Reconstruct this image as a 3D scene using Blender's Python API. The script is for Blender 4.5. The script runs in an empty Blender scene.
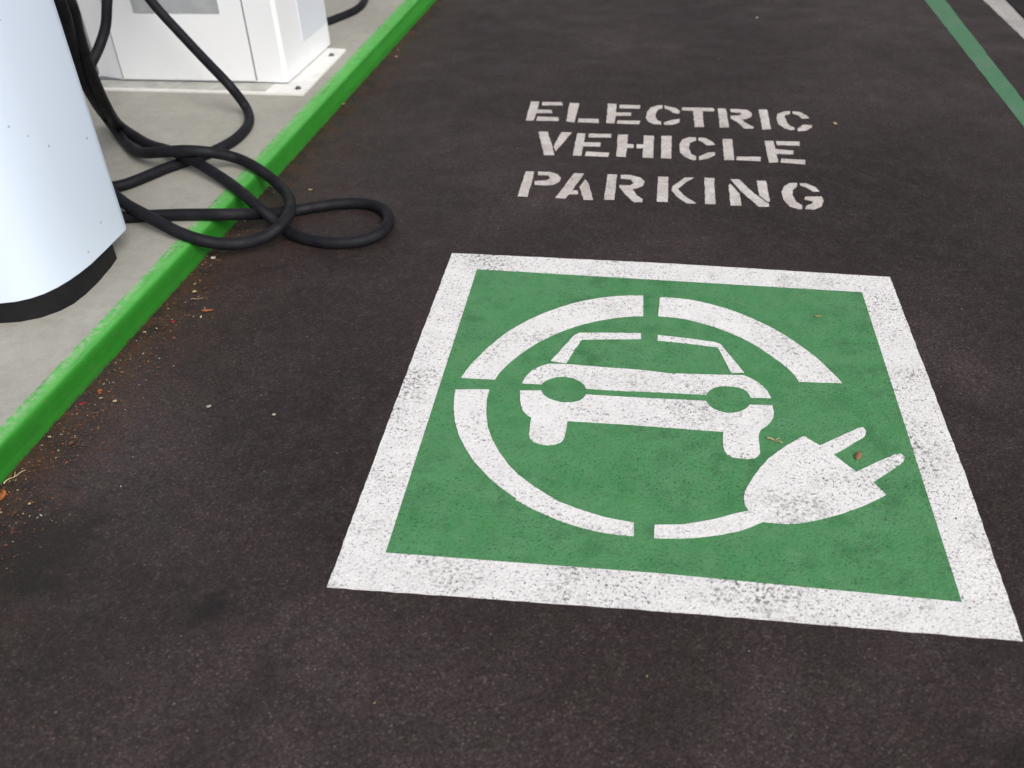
import bpy, bmesh, math, random
from mathutils import Vector, Matrix
random.seed(7)
scene = bpy.context.scene
col = scene.collection
R = math.radians
WORDS = {
 'ELECTRIC': [
  [[(0.0824, 2.4136), (0.1153, 2.4112), (0.1167, 2.3301), (0.1702, 2.329), (0.177, 2.2994), (0.1164, 2.2961), (0.1154, 2.2234), (0.0859, 2.2218)], [(0.127, 2.4093), (0.2026, 2.4116), (0.2092, 2.3793), (0.1293, 2.375)], [(0.1244, 2.2599), (0.2039, 2.2567), (0.2084, 2.2242), (0.125, 2.2217)]],
  [[(0.2333, 2.405), (0.2702, 2.4029), (0.2676, 2.2148), (0.2363, 2.2205)], [(0.2793, 2.2495), (0.3535, 2.2476), (0.3573, 2.2124), (0.2785, 2.2154)]],
  [[(0.3798, 2.4062), (0.4128, 2.4022), (0.4152, 2.3172), (0.4711, 2.3179), (0.472, 2.2893), (0.4149, 2.2862), (0.4144, 2.212), (0.3844, 2.214)], [(0.4259, 2.3948), (0.5027, 2.3949), (0.5027, 2.3613), (0.4255, 2.3627)], [(0.4232, 2.2387), (0.5067, 2.2396), (0.5039, 2.2082), (0.423, 2.211)]],
  [[(0.5873, 2.3994), (0.568, 2.3967), (0.5419, 2.373), (0.5297, 2.325), (0.5271, 2.271), (0.5358, 2.2338), (0.556, 2.2127), (0.583, 2.2106), (0.5828, 2.2365), (0.5697, 2.247), (0.5621, 2.2806), (0.5643, 2.3347), (0.5742, 2.3628), (0.5869, 2.369)], [(0.5938, 2.3981), (0.6149, 2.3832), (0.6352, 2.374), (0.651, 2.3434), (0.6479, 2.3176), (0.6264, 2.3265), (0.612, 2.353), (0.5951, 2.3679)], [(0.615, 2.2496), (0.6504, 2.2681), (0.6488, 2.2365), (0.6318, 2.2171), (0.6122, 2.2086), (0.5939, 2.2112), (0.593, 2.2296)]],
  [[(0.66, 2.3809), (0.7728, 2.3814), (0.7793, 2.3621), (0.776, 2.3502), (0.7345, 2.3495), (0.736, 2.1975), (0.7027, 2.1955), (0.7, 2.35), (0.6583, 2.3555)]],
  [[(0.7929, 2.3785), (0.8215, 2.3761), (0.8243, 2.1975), (0.7904, 2.197)], [(0.8366, 2.3746), (0.8629, 2.3745), (0.8985, 2.3686), (0.9136, 2.3384), (0.9115, 2.3077), (0.8931, 2.284), (0.8729, 2.2769), (0.8835, 2.2463), (0.9113, 2.2041), (0.9076, 2.193), (0.876, 2.1912), (0.8559, 2.2484), (0.8341, 2.2845), (0.8353, 2.3073), (0.8651, 2.3112), (0.8757, 2.3248), (0.8738, 2.3401), (0.8386, 2.3459)]],
  [[(0.9416, 2.3748), (0.9716, 2.3764), (0.9712, 2.1917), (0.9399, 2.1842)]],
  [[(1.0539, 2.3654), (1.0307, 2.3587), (1.0062, 2.3358), (0.9986, 2.2975), (1.0003, 2.2383), (1.0185, 2.1995), (1.0362, 2.1863), (1.0528, 2.1908), (1.0533, 2.2088), (1.0397, 2.2224), (1.032, 2.2548), (1.0293, 2.2992), (1.0318, 2.3258), (1.0512, 2.3383)], [(1.062, 2.3619), (1.087, 2.3595), (1.1084, 2.3263), (1.1151, 2.3003), (1.0885, 2.2966), (1.0757, 2.332), (1.061, 2.3389)], [(1.0661, 2.2023), (1.086, 2.236), (1.1157, 2.234), (1.1167, 2.2196), (1.0927, 2.1861), (1.0648, 2.1773), (1.0606, 2.1877)]],
 ],
 'VEHICLE': [
  [[(0.1453, 2.1157), (0.1779, 2.1176), (0.2034, 2.0138), (0.2226, 1.9168), (0.1872, 1.9145)], [(0.2289, 2.1174), (0.2657, 2.1174), (0.2242, 1.9494), (0.2132, 1.9859), (0.2155, 2.0166)]],
  [[(0.2864, 2.1111), (0.3147, 2.1096), (0.3163, 2.0311), (0.375, 2.0326), (0.375, 1.999), (0.3155, 1.9983), (0.315, 1.9188), (0.2857, 1.9189)], [(0.3273, 2.1093), (0.4083, 2.112), (0.4083, 2.0803), (0.3287, 2.0776)], [(0.3294, 1.9531), (0.4095, 1.9464), (0.4071, 1.916), (0.328, 1.9167)]],
  [[(0.4321, 2.1085), (0.4674, 2.1085), (0.4676, 2.0254), (0.4896, 2.0237), (0.4905, 1.9955), (0.4671, 1.9941), (0.4664, 1.9182), (0.4345, 1.921)], [(0.5234, 2.1055), (0.5585, 2.1034), (0.5592, 1.9146), (0.5238, 1.9171), (0.5235, 1.9956), (0.501, 1.9942), (0.5001, 2.0244), (0.5236, 2.0258)]],
  [[(0.5844, 2.105), (0.6209, 2.1072), (0.6192, 1.9137), (0.5847, 1.9163)]],
  [[(0.7056, 2.0997), (0.6806, 2.0982), (0.6573, 2.0772), (0.6474, 2.0331), (0.6488, 1.9674), (0.6633, 1.9317), (0.6887, 1.9081), (0.7015, 1.9089), (0.7021, 1.936), (0.6858, 1.9559), (0.6798, 1.9973), (0.6829, 2.0497), (0.705, 2.0733)], [(0.7143, 2.0973), (0.738, 2.0948), (0.7635, 2.0595), (0.7695, 2.0388), (0.74, 2.0341), (0.7257, 2.0619), (0.7127, 2.0737)], [(0.712, 1.9348), (0.7418, 1.9687), (0.7672, 1.9749), (0.7663, 1.952), (0.7403, 1.9231), (0.7114, 1.9078)]],
  [[(0.797, 2.0906), (0.8293, 2.0906), (0.8276, 1.9171), (0.7947, 1.9132)], [(0.8382, 1.943), (0.9174, 1.9463), (0.9141, 1.9121), (0.8349, 1.9176)]],
  [[(0.9399, 2.0818), (0.97, 2.0837), (0.9714, 2.0138), (1.0293, 2.0054), (1.0263, 1.9759), (0.9711, 1.9769), (0.9703, 1.9069), (0.9403, 1.9032)], [(0.9785, 2.0823), (1.0587, 2.0824), (1.0552, 2.049), (0.9795, 2.0509)], [(0.9827, 1.9361), (1.0604, 1.9305), (1.0566, 1.8968), (0.9792, 1.9057)]],
 ],
 'PARKING': [
  [[(0.1412, 1.7788), (0.1698, 1.7789), (0.1698, 1.5941), (0.1379, 1.5952)], [(0.1823, 1.7798), (0.2213, 1.7806), (0.2504, 1.7617), (0.2626, 1.7356), (0.2594, 1.7089), (0.2425, 1.6859), (0.2165, 1.6797), (0.182, 1.6817), (0.1789, 1.7077), (0.2166, 1.7147), (0.2281, 1.7333), (0.2183, 1.7532), (0.1852, 1.7545)]],
  [[(0.3026, 1.777), (0.3352, 1.7756), (0.3064, 1.6492), (0.3244, 1.6488), (0.3271, 1.6237), (0.2995, 1.6201), (0.2892, 1.5895), (0.2586, 1.5923)], [(0.3415, 1.7322), (0.3525, 1.711), (0.3771, 1.5861), (0.3485, 1.5856), (0.3276, 1.6746)]],
  [[(0.4125, 1.7748), (0.4432, 1.7751), (0.4435, 1.592), (0.4107, 1.5912)], [(0.4555, 1.7733), (0.4852, 1.7753), (0.52, 1.7572), (0.5338, 1.73), (0.5308, 1.6994), (0.5109, 1.6784), (0.4962, 1.6714), (0.5123, 1.6265), (0.5312, 1.6016), (0.5299, 1.5828), (0.5028, 1.5809), (0.4755, 1.6321), (0.4549, 1.6813), (0.4543, 1.6967), (0.4879, 1.6964), (0.5004, 1.7146), (0.4882, 1.7426), (0.4566, 1.7466)]],
  [[(0.5765, 1.7681), (0.6097, 1.7686), (0.609, 1.5886), (0.5748, 1.5885)], [(0.6614, 1.7663), (0.6915, 1.7683), (0.6681, 1.7378), (0.6414, 1.6873), (0.6413, 1.6753), (0.6632, 1.6298), (0.6947, 1.5862), (0.666, 1.5826), (0.6359, 1.6278), (0.6205, 1.6699), (0.6223, 1.698)]],
  [[(0.7257, 1.769), (0.7567, 1.7687), (0.754, 1.5845), (0.7225, 1.5844)]],
  [[(0.8057, 1.731), (0.831, 1.6613), (0.8313, 1.5797), (0.7991, 1.5788), (0.7998, 1.7185)], [(0.8073, 1.7639), (0.8343, 1.7657), (0.8763, 1.6645), (0.9153, 1.5963), (0.9138, 1.5783), (0.8824, 1.5775), (0.8334, 1.685)], [(0.8897, 1.7588), (0.9193, 1.7608), (0.9196, 1.6176), (0.9138, 1.6081), (0.8906, 1.6537)]],
  [[(1.0148, 1.7512), (0.9923, 1.7496), (0.9709, 1.7224), (0.9604, 1.6821), (0.9621, 1.6282), (0.976, 1.5843), (0.9974, 1.5696), (1.0112, 1.5706), (1.0138, 1.5944), (0.9989, 1.6158), (0.9919, 1.661), (0.9959, 1.7003), (1.0125, 1.7293)], [(1.023, 1.7485), (1.0437, 1.75), (1.068, 1.7252), (1.0763, 1.6966), (1.0574, 1.6929), (1.0402, 1.7193), (1.0232, 1.734)], [(1.0298, 1.656), (1.0801, 1.6597), (1.0812, 1.6293), (1.0699, 1.5912), (1.0463, 1.571), (1.0204, 1.5713), (1.0261, 1.5939), (1.0441, 1.6078), (1.0492, 1.6232), (1.0243, 1.6365)]],
 ],
}
MARKS = {
 'arcTL': [(0.1299, 0.6361), (0.1376, 0.6674), (0.1481, 0.6998), (0.1713, 0.7573), (0.1903, 0.7952), (0.2103, 0.8302), (0.234, 0.8632), (0.2586, 0.8928), (0.2841, 0.9188), (0.3104, 0.941), (0.3372, 0.9624), (0.3645, 0.9808), (0.3923, 0.9962), (0.4205, 1.0084), (0.4489, 1.0186), (0.4776, 1.0265), (0.5122, 1.0317), (0.5458, 1.0346), (0.548, 0.937), (0.5268, 0.9351), (0.5045, 0.93), (0.4767, 0.9224), (0.4492, 0.9118), (0.4219, 0.8992), (0.3949, 0.8846), (0.3685, 0.8662), (0.3426, 0.8451), (0.3198, 0.8235), (0.2976, 0.7992), (0.2761, 0.7716), (0.2554, 0.7418), (0.2381, 0.71), (0.2256, 0.6846), (0.216, 0.6599), (0.2105, 0.6368)],
 'arcTR': [(0.5894, 1.0296), (0.6124, 1.0305), (0.6353, 1.0292), (0.6638, 1.0252), (0.6921, 1.0179), (0.7228, 1.0067), (0.7531, 0.9935), (0.7802, 0.9781), (0.8067, 0.9599), (0.8353, 0.9381), (0.8631, 0.9147), (0.8901, 0.8868), (0.916, 0.8557), (0.9377, 0.826), (0.956, 0.7976), (0.9718, 0.7696), (0.9844, 0.7429), (0.9962, 0.72), (1.0041, 0.6988), (0.9083, 0.6947), (0.8999, 0.7194), (0.8892, 0.7426), (0.8723, 0.7674), (0.853, 0.7926), (0.8318, 0.819), (0.8098, 0.8423), (0.7847, 0.8638), (0.759, 0.8827), (0.7327, 0.899), (0.7059, 0.9125), (0.6788, 0.9241), (0.6514, 0.9328), (0.6181, 0.938), (0.5858, 0.9403)],
 'arcBL': [(0.1257, 0.5895), (0.1282, 0.5605), (0.1342, 0.5212), (0.1447, 0.4781), (0.1621, 0.4319), (0.1828, 0.3928), (0.2128, 0.3463), (0.2471, 0.307), (0.2809, 0.2759), (0.3164, 0.2482), (0.3088, 0.2488), (0.34, 0.23), (0.3759, 0.2122), (0.4108, 0.1974), (0.4448, 0.1865), (0.4781, 0.1792), (0.5128, 0.1749), (0.5478, 0.1743), (0.5467, 0.21), (0.5156, 0.214), (0.4923, 0.218), (0.4686, 0.2248), (0.4342, 0.2361), (0.3991, 0.2505), (0.3698, 0.2688), (0.3908, 0.256), (0.374, 0.2675), (0.3429, 0.29), (0.307, 0.3202), (0.2838, 0.3464), (0.2607, 0.3807), (0.2373, 0.4238), (0.2206, 0.4641), (0.2087, 0.5173), (0.2033, 0.562), (0.2033, 0.597)],
 'plug': [(0.5862, 0.1738), (0.5869, 0.2083), (0.6147, 0.2113), (0.6426, 0.215), (0.6705, 0.2242), (0.6986, 0.2342), (0.7213, 0.2445), (0.7442, 0.2564), (0.7681, 0.2645), (0.7612, 0.2799), (0.7607, 0.2986), (0.7636, 0.318), (0.7717, 0.3373), (0.7839, 0.3644), (0.7988, 0.3922), (0.8176, 0.4211), (0.8387, 0.4461), (0.8586, 0.4667), (0.8785, 0.4847), (0.8985, 0.502), (0.9283, 0.4737), (0.9715, 0.5064), (1.0157, 0.5398), (1.0265, 0.5429), (1.0306, 0.5306), (1.0256, 0.5147), (0.9887, 0.4798), (0.9517, 0.4483), (0.9911, 0.3988), (1.0338, 0.4314), (1.0767, 0.461), (1.0901, 0.4642), (1.0951, 0.4538), (1.0886, 0.4379), (1.0517, 0.4024), (1.018, 0.3714), (1.0376, 0.3382), (1.0089, 0.3164), (0.9811, 0.2973), (0.948, 0.2779), (0.9159, 0.2627), (0.8871, 0.2503), (0.8588, 0.2411), (0.831, 0.2366), (0.8092, 0.2374), (0.7928, 0.238), (0.7686, 0.2215), (0.7415, 0.2071), (0.7109, 0.1955), (0.6806, 0.187), (0.6559, 0.1813), (0.6312, 0.1772)],
 'roofL': [(0.333, 0.7216), (0.3561, 0.7771), (0.3795, 0.8337), (0.3923, 0.8466), (0.469, 0.8536), (0.5444, 0.8584), (0.545, 0.8343), (0.4704, 0.8265), (0.4, 0.8182), (0.385, 0.7676), (0.3707, 0.7161)],
 'roofR': [(0.5856, 0.8544), (0.6558, 0.8472), (0.7249, 0.8364), (0.7378, 0.8281), (0.7615, 0.775), (0.7864, 0.7181), (0.7569, 0.7145), (0.743, 0.7661), (0.7294, 0.8161), (0.6581, 0.8246), (0.5859, 0.8313)],
 'upper': [(0.2753, 0.6285), (0.2804, 0.6504), (0.2863, 0.6665), (0.2949, 0.6823), (0.3101, 0.697), (0.3289, 0.7095), (0.3658, 0.712), (0.4082, 0.7106), (0.4765, 0.7073), (0.5441, 0.7057), (0.613, 0.6983), (0.6996, 0.7022), (0.7857, 0.7069), (0.8011, 0.6964), (0.8142, 0.6841), (0.8254, 0.6684), (0.834, 0.6527), (0.8402, 0.6274), (0.7953, 0.6246), (0.7922, 0.6365), (0.7871, 0.6482), (0.7786, 0.6557), (0.768, 0.6604), (0.7543, 0.6625), (0.7409, 0.6628), (0.7258, 0.6589), (0.7131, 0.6519), (0.7033, 0.641), (0.6964, 0.6256), (0.623, 0.6251), (0.5481, 0.6236), (0.486, 0.6209), (0.4251, 0.6217), (0.4189, 0.6362), (0.4104, 0.6473), (0.3914, 0.6592), (0.3703, 0.6632), (0.3524, 0.6598), (0.3376, 0.6515), (0.3268, 0.641), (0.3209, 0.6286)],
 'lower': [(0.2748, 0.6006), (0.3225, 0.6052), (0.3266, 0.5957), (0.3315, 0.5879), (0.3439, 0.5769), (0.3587, 0.5702), (0.3716, 0.5666), (0.3841, 0.5662), (0.3999, 0.5694), (0.4134, 0.5755), (0.4216, 0.586), (0.4266, 0.6004), (0.487, 0.5997), (0.5469, 0.5998), (0.623, 0.6015), (0.6947, 0.6028), (0.7011, 0.5891), (0.7104, 0.5766), (0.7236, 0.5685), (0.7387, 0.5638), (0.7532, 0.5652), (0.7678, 0.5705), (0.7815, 0.5828), (0.7921, 0.598), (0.8409, 0.6004), (0.842, 0.5739), (0.8392, 0.5583), (0.8322, 0.5425), (0.8215, 0.5264), (0.8089, 0.514), (0.8043, 0.4993), (0.8026, 0.4847), (0.8027, 0.4611), (0.8022, 0.4378), (0.7979, 0.4282), (0.7902, 0.421), (0.7739, 0.4166), (0.759, 0.416), (0.7448, 0.4191), (0.7343, 0.4254), (0.7289, 0.4377), (0.7271, 0.4534), (0.7276, 0.4772), (0.7292, 0.4996), (0.7019, 0.4998), (0.627, 0.5012), (0.5512, 0.5026), (0.4725, 0.5024), (0.3923, 0.502), (0.3922, 0.4763), (0.3918, 0.454), (0.3898, 0.4392), (0.3844, 0.4299), (0.3724, 0.4215), (0.3595, 0.4181), (0.3428, 0.4186), (0.3278, 0.4243), (0.3186, 0.4335), (0.3141, 0.4463), (0.3125, 0.4759), (0.3119, 0.5049), (0.3009, 0.5146), (0.2907, 0.5277), (0.2838, 0.5469), (0.2792, 0.5666)],
}
OUTER = [(-0.0024, 1.2184), (0.6211, 1.2098), (1.1972, 1.1855), (1.2046, 0.4093), (1.1987, 0.0068), (0.6007, 0.0027), (-0.0008, -0.0098), (-0.0031, 0.488)]
INNER = [(0.0843, 1.1353), (1.112, 1.1022), (1.1192, 0.0801), (0.5982, 0.0882), (0.0854, 0.0832)]
GREENL = [(1.8393, 3.8519), (1.9323, 3.8536), (1.9063, 2.491), (1.8402, 2.2585)]
WHITEL = [(2.1124, 3.8569), (2.2087, 3.8587), (2.2026, 3.5333), (2.1273, 3.2685)]
CABLE_NEAR = [(-1.1, 1.16, 1.22), (-1.05, 1.22, 1.0), (-0.9967, 1.3, 0.6675), (-1.0395, 1.36, 0.5725), (-1.0912, 1.44, 0.4578), (-1.1472, 1.54, 0.3322), (-1.1856, 1.62, 0.2372), (-1.2923, 1.8303, 0.1), (-1.2104, 1.771, 0.09), (-1.1271, 1.7041, 0.0915), (-1.0351, 1.6487, 0.1), (-0.9352, 1.5611, 0.12), (-0.8587, 1.5233, 0.105), (-0.7122, 1.4131, 0.09), (-0.6056, 1.3161, 0.075), (-0.5521, 1.3014, 0.035), (-0.4924, 1.2627, 0.018), (-0.4015, 1.2268, 0.0165), (-0.3192, 1.2244, 0.0165), (-0.258, 1.2532, 0.0165), (-0.226, 1.3048, 0.0165), (-0.2234, 1.3684, 0.0165), (-0.2565, 1.4383, 0.0165), (-0.317, 1.4747, 0.0165), (-0.4001, 1.472, 0.0165), (-0.4785, 1.4422, 0.0165), (-0.5475, 1.4066, 0.0165), (-0.6002, 1.3627, 0.03), (-0.624, 1.2792, 0.07), (-0.6756, 1.2389, 0.087), (-0.7808, 1.2319, 0.0865), (-0.8832, 1.2179, 0.0865), (-0.9602, 1.2027, 0.0865), (-1.08, 1.175, 0.0865), (-1.2, 1.19, 0.0865), (-1.33, 1.24, 0.09649999999999999), (-1.36, 1.34, 0.11649999999999999), (-1.25, 1.38, 0.125), (-1.0811, 1.3129, 0.122), (-0.9582, 1.213, 0.12), (-0.8921, 1.1712, 0.118), (-0.8264, 1.14, 0.105), (-0.7585, 1.1137, 0.09), (-0.692, 1.1027, 0.075), (-0.6414, 1.1319, 0.05), (-0.5776, 1.1579, 0.045), (-0.5195, 1.1883, 0.06), (-0.4941, 1.2539, 0.075), (-0.5366, 1.398, 0.06), (-0.6179, 1.5117, 0.06), (-0.693, 1.5526, 0.09), (-0.7794, 1.5938, 0.105), (-0.8453, 1.552, 0.14), (-0.913, 1.5361, 0.15), (-0.9927, 1.5426, 0.14), (-1.0991, 1.5973, 0.11), (-1.1933, 1.6903, 0.0885), (-1.2893, 1.801, 0.0865), (-1.3614, 1.8677, 0.12), (-1.2104, 1.6, 0.2868), (-1.1462, 1.48, 0.4053), (-1.0612, 1.35, 0.5538), (-0.9725, 1.22, 0.689), (-1.0, 1.16, 1.0), (-1.12, 1.13, 1.2)]
CABLE_REAR = [(-1.5, 2.3, 1.12), (-1.36, 2.24, 0.85), (-1.3, 2.1, 0.62), (-1.3103, 2.0, 0.4794), (-1.3284, 1.98, 0.4027), (-1.3476, 1.94, 0.3474), (-1.3641, 1.88, 0.3021), (-1.4018, 1.84, 0.2466), (-1.52, 1.72, 0.11), (-1.55, 1.55, 0.0865), (-1.45, 1.42, 0.0865), (-1.28, 1.375, 0.0865), (-1.0943, 1.3936, 0.0865), (-1.0443, 1.4547, 0.0865), (-0.9978, 1.5362, 0.0865), (-0.9428, 1.6056, 0.0865), (-0.8929, 1.6769, 0.0865), (-0.8581, 1.7664, 0.0865), (-0.852, 1.8626, 0.0865), (-0.8696, 1.9528, 0.0865), (-0.9127, 2.0397, 0.1), (-0.9468, 2.02, 0.1834), (-1.0375, 2.07, 0.2506), (-1.1449, 2.12, 0.3426), (-1.2428, 2.16, 0.4371), (-1.42, 2.22, 0.7), (-1.6, 2.28, 1.0), (-1.62, 2.3, 1.12)]
CABLE_BACK = [(-1.2, 3.05, 0.0865), (-0.9577, 3.1054, 0.0865), (-0.9077, 3.1918, 0.0865), (-0.8658, 3.2806, 0.0865), (-0.849, 3.3968, 0.0865), (-0.8806, 3.5884, 0.0865), (-0.9943, 3.892, 0.0865), (-1.05, 3.9, 0.0865), (-1.2, 3.7, 0.0865), (-1.2, 3.3, 0.4), (-1.15, 2.9, 0.9), (-1.2, 2.84, 1.1)]

# ---------------------------------------------------------------- helpers
def tag(o, label=None, cat=None, group=None, kind=None):
    if label: o['label'] = label
    if cat: o['category'] = cat
    if group: o['group'] = group
    if kind: o['kind'] = kind
    return o

def empty(name, loc, label, cat, group=None):
    o = bpy.data.objects.new(name, None)
    col.objects.link(o)
    o.location = loc
    o.empty_display_size = .1
    return tag(o, label, cat, group)

def link(name, bm, mat, parent=None, smooth=False, origin=None):
    """world-coordinate bmesh -> one mesh object, local to its parent's place"""
    off = Vector((0, 0, 0))
    p = parent
    while p is not None:
        off += p.location
        p = p.parent
    org = Vector(origin) if origin is not None else off
    bmesh.ops.translate(bm, verts=bm.verts, vec=-org)
    bm.normal_update()
    me = bpy.data.meshes.new(name)
    bm.to_mesh(me)
    bm.free()
    if smooth:
        for f in me.polygons: f.use_smooth = True
    if isinstance(mat, (list, tuple)):
        for m in mat: me.materials.append(m)
    else:
        me.materials.append(mat)
    o = bpy.data.objects.new(name, me)
    col.objects.link(o)
    if parent is not None:
        o.parent = parent
    o.location = org - off
    return o

def box(bm, x0, x1, y0, y1, z0, z1):
    v = [bm.verts.new(p) for p in ((x0,y0,z0),(x1,y0,z0),(x1,y1,z0),(x0,y1,z0),(x0,y0,z1),(x1,y0,z1),(x1,y1,z1),(x0,y1,z1))]
    for f in ((3,2,1,0),(4,5,6,7),(0,1,5,4),(1,2,6,5),(2,3,7,6),(3,0,4,7)):
        bm.faces.new([v[i] for i in f])
    return v

def area2(p):
    return sum(p[i][0]*p[(i+1) % len(p)][1]-p[(i+1) % len(p)][0]*p[i][1] for i in range(len(p)))

def prism(bm, pts, z0, z1):
    pts = list(pts)
    if area2(pts) < 0: pts.reverse()
    lo = [bm.verts.new((x, y, z0)) for x, y in pts]
    hi = [bm.verts.new((x, y, z1)) for x, y in pts]
    bm.faces.new(hi)
    bm.faces.new(lo[::-1])
    n = len(pts)
    for i in range(n):
        bm.faces.new((lo[i], lo[(i+1) % n], hi[(i+1) % n], hi[i]))

def rough(pts, step=.012, amp=.0012):
    """sprayed edge: cut the outline finely and let it wander a millimetre"""
    out = []
    n = len(pts)
    for i in range(n):
        a = Vector(pts[i]); b = Vector(pts[(i+1) % n])
        L = (b-a).length
        k = max(1, int(L/step))
        nrm = Vector((-(b-a).y, (b-a).x))/max(L, 1e-6)
        for j in range(k):
            p = a.lerp(b, j/k)
            w = random.uniform(-amp, amp)
            if j == 0: w *= .4
            out.append((p.x+nrm.x*w, p.y+nrm.y*w))
    return out

def bevel(bm, w, seg=2, ang=30):
    es = [e for e in bm.edges if len(e.link_faces) == 2 and e.calc_face_angle(0) > R(ang)]
    bmesh.ops.bevel(bm, geom=es, offset=w, segments=seg, profile=.5, affect='EDGES', clamp_overlap=True)

def catmull(P, k=8):
    P = [Vector(p) for p in P]
    out = []
    for i in range(len(P)-1):
        p0 = P[i-1] if i else P[0]*2-P[1]
        p1, p2 = P[i], P[i+1]
        p3 = P[i+2] if i+2 < len(P) else P[-1]*2-P[-2]
        # centripetal
        t0 = 0; t1 = t0+max((p1-p0).length, 1e-5)**.5; t2 = t1+max((p2-p1).length, 1e-5)**.5; t3 = t2+max((p3-p2).length, 1e-5)**.5
        for j in range(k):
            t = t1+(t2-t1)*j/k
            A1 = p0*((t1-t)/(t1-t0))+p1*((t-t0)/(t1-t0))
            A2 = p1*((t2-t)/(t2-t1))+p2*((t-t1)/(t2-t1))
            A3 = p2*((t3-t)/(t3-t2))+p3*((t-t2)/(t3-t2))
            B1 = A1*((t2-t)/(t2-t0))+A2*((t-t0)/(t2-t0))
            B2 = A2*((t3-t)/(t3-t1))+A3*((t-t1)/(t3-t1))
            out.append(B1*((t2-t)/(t2-t1))+B2*((t-t1)/(t2-t1)))
    out.append(P[-1])
    return out

def smooth_path(P, it):
    P = [p.copy() for p in P]
    for _ in range(it):
        Q = [p.copy() for p in P]
        for i in range(1, len(P)-1):
            Q[i] = (P[i-1]+P[i]*2+P[i+1])/4
        P = Q
    return P

def tube(bm, P, r, sides=16, cap=True):
    t = (P[1]-P[0]).normalized()
    n = t.orthogonal().normalized()
    rings = []
    for i, p in enumerate(P):
        t2 = (P[min(i+1, len(P)-1)]-P[max(i-1, 0)]).normalized()
        n = (t.rotation_difference(t2) @ n).normalized()
        n = (n-t2*n.dot(t2)).normalized()
        t = t2
        b = t.cross(n)
        rr = r(i/(len(P)-1)) if callable(r) else r
        rings.append([bm.verts.new(p+(n*math.cos(a)+b*math.sin(a))*rr) for a in [2*math.pi*k/sides for k in range(sides)]])
    for a, b in zip(rings, rings[1:]):
        for k in range(sides):
            bm.faces.new((a[k], a[(k+1) % sides], b[(k+1) % sides], b[k]))
    if cap:
        bm.faces.new(rings[0][::-1]); bm.faces.new(rings[-1])

# ---------------------------------------------------------------- materials
class N:
    def __init__(s, name, rough=.6, spec=.5):
        s.m = bpy.data.materials.new(name); s.m.use_nodes = True
        s.t = s.m.node_tree; s.b = s.t.nodes['Principled BSDF']
        s.b.inputs['Roughness'].default_value = rough
        s.b.inputs['Specular IOR Level'].default_value = spec
        s.pos = s.t.nodes.new('ShaderNodeNewGeometry').outputs['Position']
    def n(s, typ, **kw):
        nd = s.t.nodes.new(typ)
        for k, v in kw.items(): setattr(nd, k, v)
        return nd
    def put(s, sock, v):
        if hasattr(v, 'is_output') or isinstance(v, bpy.types.NodeSocket): s.t.links.new(v, sock)
        else: sock.default_value = v
    def noise(s, scale, detail=4, rough=.5, vec=None, dist=0):
        nd = s.n('ShaderNodeTexNoise'); s.put(nd.inputs['Vector'], vec or s.pos)
        nd.inputs['Scale'].default_value = scale; nd.inputs['Detail'].default_value = detail
        nd.inputs['Roughness'].default_value = rough; nd.inputs['Distortion'].default_value = dist
        return nd.outputs['Fac']
    def voro(s, scale, out='Distance', feature='F1', vec=None, rnd=1):
        nd = s.n('ShaderNodeTexVoronoi', feature=feature); s.put(nd.inputs['Vector'], vec or s.pos)
        nd.inputs['Scale'].default_value = scale; nd.inputs['Randomness'].default_value = rnd
        return nd.outputs[out]
    def ramp(s, f, stops, interp='LINEAR'):
        nd = s.n('ShaderNodeValToRGB'); s.put(nd.inputs[0], f)
        nd.color_ramp.interpolation = interp
        e = nd.color_ramp.elements
        while len(e) < len(stops): e.new(.5)
        for el, (p, c) in zip(e, stops):
            el.position = p
            el.color = (c, c, c, 1) if isinstance(c, (int, float)) else (*c, 1)
        return nd.outputs[0]
    def mix(s, f, a, b, mode='MIX'):
        nd = s.n('ShaderNodeMix', data_type='RGBA', blend_type=mode)
        s.put(nd.inputs[0], f)
        for i, v in ((6, a), (7, b)):
            if isinstance(v, tuple): v = (*v, 1) if len(v) == 3 else v
            s.put(nd.inputs[i], v)
        return nd.outputs[2]
    def math(s, op, a, b=0.0, c=None, clamp=False):
        nd = s.n('ShaderNodeMath', operation=op, use_clamp=clamp)
        s.put(nd.inputs[0], a); s.put(nd.inputs[1], b)
        if c is not None: s.put(nd.inputs[2], c)
        return nd.outputs[0]
    def map(s, scale=(1, 1, 1), loc=(0, 0, 0), rot=(0, 0, 0)):
        nd = s.n('ShaderNodeMapping'); s.put(nd.inputs[0], s.pos)
        nd.inputs['Scale'].default_value = scale; nd.inputs['Location'].default_value = loc; nd.inputs['Rotation'].default_value = rot
        return nd.outputs[0]
    def sep(s):
        nd = s.n('ShaderNodeSeparateXYZ'); s.put(nd.inputs[0], s.pos); return nd.outputs
    def bump(s, h, dist=.002, strength=1.0, base=None):
        nd = s.n('ShaderNodeBump'); s.put(nd.inputs['Height'], h)
        nd.inputs['Distance'].default_value = dist; nd.inputs['Strength'].default_value = strength
        if base is not None: s.put(nd.inputs['Normal'], base)
        return nd.outputs[0]
    def done(s, color=None, normal=None, rough=None):
        if color is not None: s.put(s.b.inputs['Base Color'], color if not isinstance(color, tuple) else (*color, 1))
        if normal is not None: s.put(s.b.inputs['Normal'], normal)
        if rough is not None: s.put(s.b.inputs['Roughness'], rough)
        return s.m

def grain_height(s):
    """stones of the asphalt wearing course, shared by the paint that lies on it"""
    v = s.voro(210)
    v2 = s.voro(95, feature='SMOOTH_F1')
    n1 = s.noise(330, 3, .6)
    a = s.math('MULTIPLY', v, -1.0)
    b = s.math('MULTIPLY_ADD', v2, -.8, a)
    return s.math('MULTIPLY_ADD', n1, .5, b)

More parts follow.
